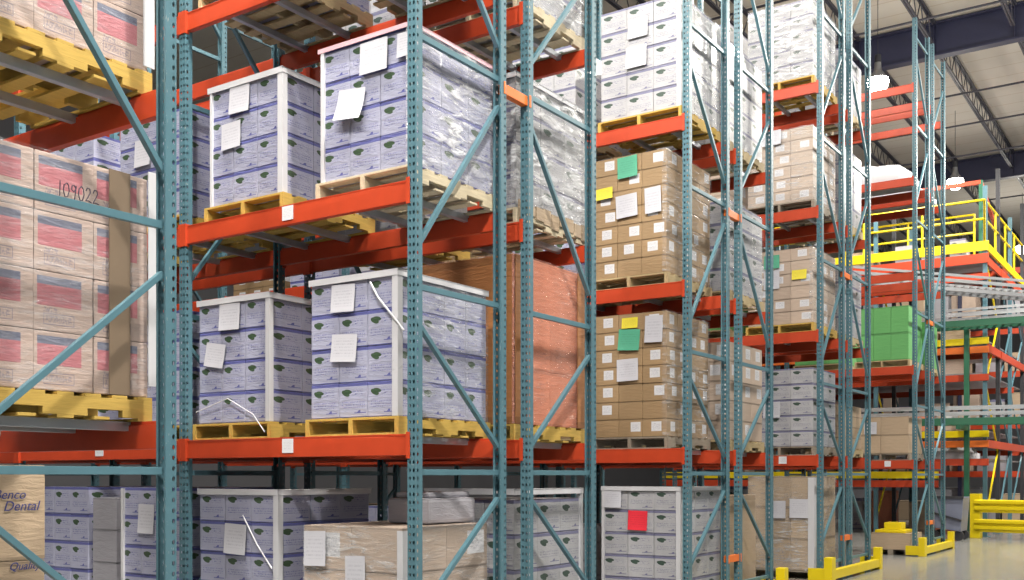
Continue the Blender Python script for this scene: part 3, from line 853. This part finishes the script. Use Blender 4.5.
for lv, mt, hh in ((2, 'leafw', 1.2), (1, 'leafw', 1.1), (3, 'leafw', .9)):
    x_ = load(3, True, lv, 0, 5.0, .98, hh, 1.12, mode='stuff', mat=mt, pal='wood', xoff=.03)
load(3, False, 1, 1, 6.3, .98, 1.1, 1.1, mode='stuff', mat='green', pal='wood'); load(3, True, 1, 1, 6.3, .98, .9, 1.1, mode='stuff', mat='green', pal='wood')
for lv, mt in ((0, 'leafw'), (2, 'brownp'), (3, 'leafw')): load(3, False, lv, 1, 6.3, .98, 1.1, 1.1, mode='stuff', mat=mt, pal='wood')
load(3, True, 0, 0, 5.0, .98, .7, 1.12, mode='stuff', mat='plainb', pal='wood', xoff=.03)

# ---- fifth rack
load(4, False, 1, 0, 5.0, 1.0, 1.05, 1.1, 3, 3, 2, 'green', pal='wood')
load(4, False, 1, 1, 6.25, 1.0, 1.05, 1.1, 3, 3, 2, 'green', pal='wood')
cs, x0, z0 = load(4, False, 0, 0, 5.0, 1.05, .72, 1.1, 2, 2, 2, 'plainb', pal='wood_d')
sheet(x0 - .014, 5.72, z0 + .5, .24, .24, 'paper', 'white paper on brown low load, fifth rack', 0)
load(4, False, 0, 1, 6.3, 1.0, .72, 1.1, 2, 2, 2, 'plainb', pal='wood_d')
x_ = load(4, True, 1, 0, 5.0, 1.0, .9, 1.1, 3, 3, 2, 'green', 'side', 'wood', xoff=.03)
def soft_load(x, y, z, w, d, h, label):
    """low load under a sagging white cover"""
    n = 10; m = MB()
    def H(i, j):
        a = math.sin(PI * i / n) ** .5 * math.sin(PI * j / n) ** .35
        return h * (.35 + .65 * a) * (1 - .18 * math.sin(i * 1.7 + j))
    P = [[(x + d * i / n, y + w * j / n, z + H(i, j)) for j in range(n + 1)] for i in range(n + 1)]
    for i in range(n):
        for j in range(n): m.quad([P[i][j], P[i + 1][j], P[i + 1][j + 1], P[i][j + 1]])
    for i in range(n):
        for j in (0, n):
            a, b = P[i][j], P[i + 1][j]; m.quad([(a[0], a[1], z), (b[0], b[1], z), b, a])
            a, b = P[j][i], P[j][i + 1]; m.quad([(a[0], a[1], z), (b[0], b[1], z), b, a])
    o = m.obj('covered_load', M['whiteb'])
    for p in o.data.polygons: p.use_smooth = True
    tag(o, label, 'covered load')
soft_load(ROWX[4] + .06, 5.0, LEV[4][3] + BH / 2 + .02, 2.2, 1.0, .42, 'white covered load on upper level of fifth rack, front half')
soft_load(ROWX[4] + FD + GAP + .06, 5.0, LEV[4][3] + BH / 2 + .02 - .0, 2.2, 1.0, .3, 'white covered load on upper level of fifth rack, rear half')

# crate on the floor in the fifth rack
t = thing('plywood_crate', (ROWX[4] + .05, 4.95, 0), 'low plywood crate on the floor before fifth rack with yellow pad', 'crate')
MB().box(0, .9, 0, .78, .1, .42).obj('crate_body', M['plainb'], t, .008)
for yy in (.02, .34, .66): MB().box(0, .9, yy, yy + .1, 0, .1).obj('skid', M['wood_d'], t, .004)
o = MB().box(.05, .7, .12, .7, 0, .06).box(.15, .5, .22, .55, .06, .2).obj('yellow_guard', M['yellow'], None, .015, (ROWX[4] + .05, 4.95, .425))
tag(o, 'yellow moulded guard block lying on the plywood crate', 'guard block')

# cartons too far and many to tell apart: one object per kind
WORDS = {'leaf': 'lavender leaf-print cartons deep in the second and third racks', 'leafw': 'white leaf-print cartons deep inside the far rack bays',
         'brown': 'brown labelled cartons deep inside the rack bays', 'brownp': 'pale brown cartons deep inside the rack bays',
         'plainb': 'plain brown cartons in the rear half of fourth rack', 'grey': 'grey cartons on the floor deep in the racks',
         'green': 'green cartons in the inner bay of the fourth rack'}
for mt, mb in REGION_STUFF.items():
    o = mb.obj('distant_cartons', M[mt]); tag(o, WORDS[mt], 'cartons', None, 'stuff')

# location tags on beams
for r, lv, dy, n in ((1, 0, 1.26, 'low'), (1, 1, 1.26, 'middle'), (1, 0, 3.7, 'low second-bay'), (3, 0, .55, 'low'), (4, 0, .5, 'low')):
    o = MB().box(-.004, 0, -.06, .06, -.055, .055).obj('location_tag', mat_sheet('tag_paper_%s' % n, (.8, .8, .85)), None, 0, (ROWX[r] - .028, D + dy, LEV[r][lv] + .01))
    tag(o, 'small white location tag on the %s front beam, %s rack' % (n, ROWN[r]), 'location tag', 'location tags on beams')

# ------------------------------------------------------------------ yellow end guards
for r in (2, 3, 4):
    t = thing('end_guard', (ROWX[r] - .1, D - .2, 0), 'low yellow steel guard at the end of the %s rack' % ROWN[r], 'rack guard', 'yellow end guards on the floor')
    L = 2 * FD + GAP + .2
    MB().box(0, L, 0, .10, .04, .17).obj('rail', M['yellow'], t, .006)
    MB().box(-.02, .16, -.01, .11, 0, .36).box(.004, 0.03, .02, .35, .02, .2).obj('corner_post', M['yellow'], t, .008)
    MB().box(L - .12, L + .02, -.01, .11, 0, .36).box(L - .03, L + .004, .02, .35, .02, .2).obj('corner_post', M['yellow'], t, .008)

# ------------------------------------------------------------------ ceiling steel
def joist(y, x0, x1, i, span):
    t = thing('open_web_joist', (x0, y, 0), 'dark open-web roof joist, %s one from the left wall, ' % ['first', 'second', 'third', 'fourth', 'fifth', 'sixth', 'seventh', 'eighth', 'ninth', 'tenth'][i] + span, 'roof joist', 'open-web joists under the roof deck')
    L = x1 - x0; zt, zb = 13.9, 13.2
    MB().box(0, L, -.055, -.008, zt - .06, zt).box(0, L, .008, .055, zt - .06, zt).obj('top_chord', M['joist'], t)
    MB().box(.3, L - .3, -.055, -.008, zb, zb + .06).box(.3, L - .3, .008, .055, zb, zb + .06).obj('bottom_chord', M['joist'], t)
    m = MB(); x = .3; up = 0; st = .42
    while x + st < L:
        a = (x, 0, zb + .03 if up == 0 else zt - .03); b = (x + st, 0, zt - .03 if up == 0 else zb + .03)
        m.bar(a, b, .022, .022, up=(0, 1, 0)); x += st; up = 1 - up
    m.obj('web_bars', M['joist'], t)
for i, y in enumerate((14.4, 12.4, 10.4, 8.4, 6.4, 4.4, 2.4, .4)):
    joist(y, 30.06, 43.34, i, 'span between the two girders'); joist(y, 14, 29.74, i, 'span above the racks'); joist(y, 43.66, 60, i, 'span beyond both girders')
for i, x in enumerate((29.9, 43.5)):
    t = thing('roof_girder', (x, -20, 0), ['deep blue-grey roof girder crossing above the fifth rack', 'second blue-grey roof girder beyond the lamps'][i], 'roof girder')
    MB().box(-.15, .15, 0, 50, 12.98, 13.03).box(-.15, .15, 0, 50, 13.86, 13.91).box(-.012, .012, 0, 50, 13.03, 13.86).obj('beam_section', M['girder'], t)
    m = MB()
    for k in range(24): m.box(-.13, .13, k * 2 + .4, k * 2 + .42, 13.03, 13.86)
    m.obj('stiffener', M['girder'], t)
for i, x in enumerate((20.5, 24.5, 27.5, 33.5, 36.5, 40.0, 47.0)):
    o = MB().tube((x, -20, 13.1), (x, 28, 13.1), .03).obj('sprinkler_pipe', M['joist'])
    tag(o, 'thin dark sprinkler pipe under the joists, %s along the roof' % ['first', 'second', 'third', 'fourth', 'fifth', 'sixth', 'seventh'][i], 'pipe', 'sprinkler pipes under the roof')

# ------------------------------------------------------------------ high-bay lamps
lens = NT('lamp_lens'); lens.done((1, 1, 1), .3); lens.bsdf.inputs['Emission Color'].default_value = (1, .95, .85, 1); lens.bsdf.inputs['Emission Strength'].default_value = 40
HB1 = None
def lamp(x, y, label, power=LAMP_POWER, z=11.6):
    global HB1
    if HB1 is None:
        def lathe(prof, mat, name):
            m = MB(); n = 20
            for (r0, z0), (r1, z1) in zip(prof, prof[1:]):
                for k in range(n):
                    a, b = 2 * PI * k / n, 2 * PI * (k + 1) / n
                    m.quad([(r0 * math.cos(a), r0 * math.sin(a), z0), (r0 * math.cos(b), r0 * math.sin(b), z0), (r1 * math.cos(b), r1 * math.sin(b), z1), (r1 * math.cos(a), r1 * math.sin(a), z1)])
            return m.mesh(name, mat)
        HB1 = (lathe([(.01, .42), (.08, .42), (.09, .3), (.11, .2), (.24, .02), (.25, 0)], M['steel'], 'reflector'),
               lathe([(.001, .62), (.07, .62), (.08, .60), (.08, .43), (.001, .42)], M['dark'], 'ballast_housing'),
               lathe([(.001, -.34), (.12, -.32), (.23, -.22), (.27, -.08), (.255, .0)], lens.mat, 'lens'),
               MB().tube((0, 0, .62), (0, 0, 2.35), .008).mesh('hanging_rod', M['dark']))
    t = thing('high_bay_lamp', (x, y, z), label, 'ceiling lamp', 'high-bay lamps')
    for me in HB1: link(me.name.split('.')[0], me, t)
    l = bpy.data.lights.new('high_bay_light', 'AREA'); l.shape = 'DISK'; l.energy = power; l.size = .5; l.color = (1, .95, .86)
    o = bpy.data.objects.new('high_bay_light', l); COL.objects.link(o); o.location = (x, y, z - .62)
    l = bpy.data.lights.new('high_bay_fill', 'POINT'); l.energy = power * .4; l.shadow_soft_size = .8; l.color = (1, .95, .86)  # point fill added below each lamp to brighten the ceiling
    o = bpy.data.objects.new('high_bay_fill', l); COL.objects.link(o); o.location = (x, y, z - .9)
lamp(26.9, 7.15, 'bright high-bay lamp glowing above the fifth rack')
lamp(37.5, 7.35, 'bright high-bay lamp glowing beyond the yellow platform')
for i, (x, y) in enumerate(((4.5, .5), (10, 1.0), (15.5, 1.0), (21.5, 1.0), (-1, 1.5), (27, 1.0), (33, 1), (50, 7))):  # last lamp is added to brighten the far area
    lamp(x, y, 'high-bay lamp over the cross aisle, %s in its line' % ['first', 'second', 'third', 'fourth', 'fifth', 'sixth', 'seventh', 'eighth'][i], LAMP_POWER * (2.2 if x < 6 else .55 if x < 20 else 1.9))
for i, (x, y) in enumerate(((4.75, 6.6), (9.35, 6.6), (14.0, 6.6), (18.6, 6.6), (.2, 5.5), (4.75, 13.5), (9.35, 13.5))):
    lamp(x, y, 'high-bay lamp over the rack aisles, %s one' % ['first', 'second', 'third', 'fourth', 'fifth', 'sixth', 'seventh'][i], LAMP_POWER * (1.6, .28, .35, .3, 1.0, .25, .25)[i])

# ------------------------------------------------------------------ far pick module with yellow railing
MX, MY = 28.44, 4.9
def ZM(z): return 1.54 - .114 + 1.076 * (z - 1.42) + .085 * (z - 2.5)
def member(name, m, mat, label, cat, group=None): return tag(m.obj(name, mat, None, .004), label, cat, group)
k = 0
for xi, x in enumerate((MX, MX + 1.9, MX + 3.9, MX + 6.2)):
    for yi, y in enumerate((MY, MY + 2.7, MY + 5.4)):
        t = thing('module_post', (x, y, 0), 'teal steel post of the pick platform, %s line, %s from the aisle' % (ORD[xi], ORD[yi] if yi else 'first'), 'post', 'posts of the pick platform')
        MB().box(-.05, .05, -.05, .05, 0, 8.9 + .9 * (xi % 2)).obj('column', M['teal'] if xi % 2 == 0 else M['dark'], t, .004)
        MB().box(-.12, .12, -.12, .12, 0, .015).obj('foot_plate', M['teal'], t)
        if xi < 3:
            span = (1.9, 2.0, 2.3)[xi]; zz = [.4, 2.2, 3.9, 5.6, 7.1]
            for q, (za, zb_) in enumerate(zip(zz, zz[1:])):
                a_, b_ = (za, zb_) if q % 2 == 0 else (zb_, za)
                MB().bar((.05, 0, a_), (span - .05, 0, b_), .04, .04, up=(0, 1, 0)).obj('diagonal_brace', M['teal' if xi else 'yellow'], t)
def long_beam(x, z, mat, label, h=.16, y1=MY + 9, w=.06):
    z = ZM(z)
    o = MB().box(x - w / 2, x + w / 2, MY - .1, y1, z - h / 2, z + h / 2).obj('platform_beam', M[mat], None, .005)
    tag(o, label, 'beam', 'beams of the pick platform')
for z, mat, w in ((6.62, 'yellow', 'yellow kick plate'), (6.35, 'orange', 'upper orange'), (5.95, 'orange', 'second orange'), (4.55, 'yellow', 'yellow strip'), (4.36, 'orange2', 'orange under yellow'),
                  (3.75, 'orange', 'dark red'), (2.52, 'yellow', 'low yellow strip'), (2.3, 'orange2', 'low orange'), (1.9, 'orange', 'lowest red')):
    long_beam(MX - .08, z, mat, '%s beam along the pick platform face' % w, .24 if z in (6.62, 6.35) else .17)
for i, (x, z) in enumerate(((MX + 1.9, 6.3), (MX + 1.9, 4.4), (MX + 3.9, 3.7), (MX + 3.9, 6.3), (MX + 6.2, 5.4), (MX + 6.2, 2.2))):
    long_beam(x, z, 'orange', 'red beam deeper inside the pick platform, %s one in' % ['first', 'second', 'third', 'fourth', 'fifth', 'sixth'][i])
for z, mat, w in ((1.62, 'yellow', 'inner yellow strip'), (1.42, 'orange', 'inner red')):
    o = MB().box(MX - .1, MX - .04, MY + 1.1, MY + 9, ZM(z) - .09, ZM(z) + .09).obj('platform_beam', M[mat], None, .005)
    tag(o, '%s beam low on the pick platform away from the aisle end' % w, 'beam', 'beams of the pick platform')
# end beams along X
for i, z in enumerate((6.6, 6.3, 4.4, 2.3)):
    z = ZM(z)
    o = MB().box(MX, MX + 6.2, MY - .08, MY - .02, z - .1, z + .1).obj('platform_beam', M['yellow' if i == 0 else 'orange'], None, .005)
    tag(o, '%s beam closing the aisle end of the pick platform' % ['yellow kick', 'top orange', 'middle orange', 'low orange'][i], 'beam', 'beams of the pick platform')
# decks
for z, n_ in ((6.455, 'topmost'), (4.6, 'fifth'), (3.84, 'fourth'), (2.58, 'third'), (1.95, 'second')):
    z = ZM(z)
    o = MB().box(MX + .1, MX + 6.1, MY + .05, MY + 9, z, z + .035).obj('platform_deck', M['steel']); tag(o, '%s level grey deck of the pick platform' % n_, 'platform deck', 'decks of the pick platform')
def railing(pts, z, label, name='safety_railing', h=1.07):
    t = thing(name, (pts[0][0], pts[0][1], z), label, 'railing')
    ox, oy = pts[0]
    P = [(x - ox, y - oy) for x, y in pts]
    for hh in (h, h * .55):
        m = MB()
        for a, b in zip(P, P[1:]): m.tube((a[0], a[1], hh), (b[0], b[1], hh), .03)
        m.obj('handrail', M['yellow'], t)
    for a, b in zip(P, P[1:]):
        L = math.hypot(b[0] - a[0], b[1] - a[1]); n = max(1, int(L / 1.5))
        for i in range(n + 1):
            f = i / n; x, y = a[0] + (b[0] - a[0]) * f, a[1] + (b[1] - a[1]) * f
            MB().tube((x, y, 0), (x, y, h + .02), .028).obj('stanchion', M['yellow'], t)
railing([(MX - .08, MY + 9), (MX - .08, MY), (MX + 6.2, MY)], ZM(6.7), 'tall yellow safety railing around the upper pick platform')
railing([(MX + 1.4, MY + 9), (MX + 1.4, MY + .5)], ZM(6.7), 'inner yellow railing running along the upper platform')
soft_load(MX + .3, MY + .3, ZM(1.95) + .037, 1.5, .8, .38, 'white bagged goods lying on the second level of the pick platform')
# frame above the platform (red goal-post frame)
t = thing('lifting_frame', (MX + .6, MY + .2, ZM(6.458) + .235), 'dark red lifting frame standing above the yellow railing', 'frame')
MB().bar((0, 0, 1.75), (0, 3.4, 1.75), .1, .1).bar((0, 0, 1.75), (2.2, 0, 1.0), .08, .08).obj('top_bar', M['orange'], t)
MB().bar((0, 0, -.2), (0, 0, 1.8), .09, .09).obj('column', M['green_p'], t)
MB().bar((0, 3.4, -.2), (0, 3.4, 1.8), .09, .09).obj('column', M['green_p'], t)
# goods on the module decks
cols = ['plainb', 'leafw', 'grey', 'plainb', 'leafw', 'brownp', 'salmon']
kk = 0
for zi, z in enumerate([ZM(q) + .036 for q in (6.455, 4.6, 3.84, 2.58, 1.95)] + [.0]):
    y = MY + (.5 if zi != 4 else 2.0)
    while y < MY + 6:
        w_ = random.uniform(.35, .8); h_ = random.uniform(.25, .55)
        if zi == 5: h_ = random.uniform(.6, 1.3)
        for yp in (MY + 2.7, MY + 5.4):
            if y < yp + .08 and y + w_ > yp - .08: y = yp + .1
        mt = random.choice(cols)
        kk += 1
        nm, wd = KINDS[mt]
        o = link(nm, carton_mesh(.6, w_, h_, mt), None, (MX + .55 + (2.0 if zi == 5 else 0), y + w_ / 2, z))
        tag(o, '%s on the pick platform, %s level, %s from the aisle' % (wd, ['topmost', 'fifth', 'fourth', 'third', 'second', 'ground'][zi], ['first', 'second', 'third', 'fourth', 'fifth', 'sixth', 'seventh', 'eighth', 'ninth', 'tenth', 'eleventh'][min(10, int((y - MY) / .55))]), 'carton', 'goods on the pick platform')
        y += w_ + random.uniform(.08, .5)

# conveyors
def conveyor(p, q, z0, z1, label, w=.6, side='green_p'):
    p = Vector((p[0], p[1], 0)); q = Vector((q[0], q[1], 0)); d = (q - p); L = d.length; rz = math.atan2(d.y, d.x)
    t = thing('roller_conveyor', (p.x, p.y, z0), label, 'conveyor', 'roller conveyors', rz)
    sl = (z1 - z0)
    for s_ in (-1, 1):
        MB().bar((0, s_ * w / 2, 0), (L, s_ * w / 2, sl), .05, .16 if side == 'green_p' else .09).obj('side_channel', M[side], t)
        for hh in (.2, .34):
            MB().bar((0, s_ * (w / 2 + .03), hh), (L, s_ * (w / 2 + .03), hh + sl), .03, .06).obj('guide_rail', M['roller'], t)
    m = MB(); n = int(L / .18)
    for i in range(n):
        x = (i + .5) * L / n; m.tube((x, -w / 2, .09 + sl * x / L), (x, w / 2, .09 + sl * x / L), .03, 8)
    r_ = m.obj('rollers', M['roller'], t); r_['kind'] = 'stuff'
    return t
conveyor((26.5, 9.5), (28.1, 1.2), ZM(2.75), ZM(2.75), 'lower roller conveyor with green sides crossing before the platform')
conveyor((27.5, 9.5), (28.0, 1.0), ZM(4.85), ZM(4.85), 'upper roller conveyor with green sides crossing before the platform')
conveyor((26.1, 7.6), (28.3, 3.6), ZM(5.75), ZM(5.35), 'sloping steel roller conveyor feeding the upper conveyor', .5, 'steel')
t = thing('conveyor_support', (28.1, 5.27, 0), 'single dark green post holding up the two conveyors', 'post')
MB().box(-.06, .06, -.06, .06, 0, 5.235).obj('column', M['green_p'], t, .005)
MB().box(-.14, .14, -.14, .14, 0, .02).obj('foot_plate', M['green_p'], t)
MB().box(-1.1, -.06, -.05, .05, 2.69, 2.80).obj('cross_arm', M['green_p'], t)

# far racks beyond the module: red beams, dark columns
for i, (x, y) in enumerate(((37.5, 2.0), (37.5, 4.6), (37.5, 7.2), (37.5, 9.8), (37.5, 12.4), (37.5, 15), (37.5, -.6))):
    t = thing('far_rack_post', (x, y, 0), 'dark post of the far rack, %s along the line' % ['first', 'second', 'third', 'fourth', 'fifth', 'sixth', 'seventh'][i], 'post', 'far rack posts')
    MB().box(-.06, .06, -.06, .06, 0, 9.0).obj('column', M['girder'], t, .004)
for i, z in enumerate((1.6, 3.2, 4.9, 6.6, 8.3)):
    o = MB().box(37.4, 37.5, -1, 16, z - .1, z + .1).obj('far_rack_beam', M['orange'], None, .004)
    tag(o, 'long orange-red beam of the far rack, %s from the floor' % ['first', 'second', 'third', 'fourth', 'fifth'][i], 'beam', 'far rack beams')
m = MB(); rr = random.Random(3)
for z in (0, 1.7, 3.3, 5.0, 6.7):
    y = -1.0
    while y < 15.5:
        w_ = rr.uniform(.6, 1.1); h_ = rr.uniform(.6, 1.2)
        if rr.random() > .12: m.box(37.6, 38.6, y, y + w_, z, z + h_, mi=rr.randrange(4))
        y += w_ + .12
o = m.obj('distant_cartons', [M['plainb'], M['leafw'], M['brownp'], M['grey']]); tag(o, 'mixed cartons filling the far rack beyond the platform', 'cartons', None, 'stuff')

# grey tilt bin
t = thing('tilt_bin', (26.2, 5.42, 0), 'grey steel tilt bin on casters behind the fifth rack', 'bin')
m = MB(); P = [(-.35, .32), (.36, .22), (.42, 1.04), (-.45, 1.04)]
for s0, s1 in ((0, 1), (1, 2), (2, 3), (3, 0)):
    a, b = P[s0], P[s1]
    m.quad([(0, -a[0], a[1]), (.8, -a[0], a[1]), (.8, -b[0], b[1]), (0, -b[0], b[1])])
m.quad([(0, -a[0], a[1]) for a in P]); m.quad([(.8, -a[0], a[1]) for a in P][::-1])
m.obj('body', M['bin'], t, .02)
MB().bar((-.03, .46, 1.03), (-.03, -.43, 1.03), .06, .06).bar((-.03, .4, .7), (-.03, -.38, .48), .05, .05).obj('rim', M['dark'], t)
for yy in (-.3, .25):
    for xx in (.1, .7): MB().tube((xx - .03, yy, .12), (xx + .03, yy, .12), .12, 14).obj('caster', M['dark'], t)

# guard rail
t = thing('guard_rail', (27.7, 4.98, 0), 'yellow double-rail steel barrier standing on the open floor', 'barrier', None, math.radians(-98))
MB().box(-.12, .12, -.1, .1, 0, 1.1).obj('post', M['yellow'], t, .01)
MB().box(2.88, 3.12, -.1, .1, 0, 1.1).obj('post', M['yellow'], t, .01)
for z in (.32, .80):
    m = MB(); pr = [(-.04, 0), (-.04, .05), (-.1, .08), (-.1, .14), (-.04, .17), (-.04, .2), (-.1, .23), (-.1, .29), (-.04, .32)]
    for (a0, b0), (a1, b1) in zip(pr, pr[1:]):
        m.quad([(0, a0 - .06, z - .16 + b0), (3, a0 - .06, z - .16 + b0), (3, a1 - .06, z - .16 + b1), (0, a1 - .06, z - .16 + b1)])
        m.quad([(0, a0 - .05, z - .16 + b0), (0, a1 - .05, z - .16 + b1), (3, a1 - .05, z - .16 + b1), (3, a0 - .05, z - .16 + b0)])
    m.obj('corrugated_rail', M['yellow'], t)
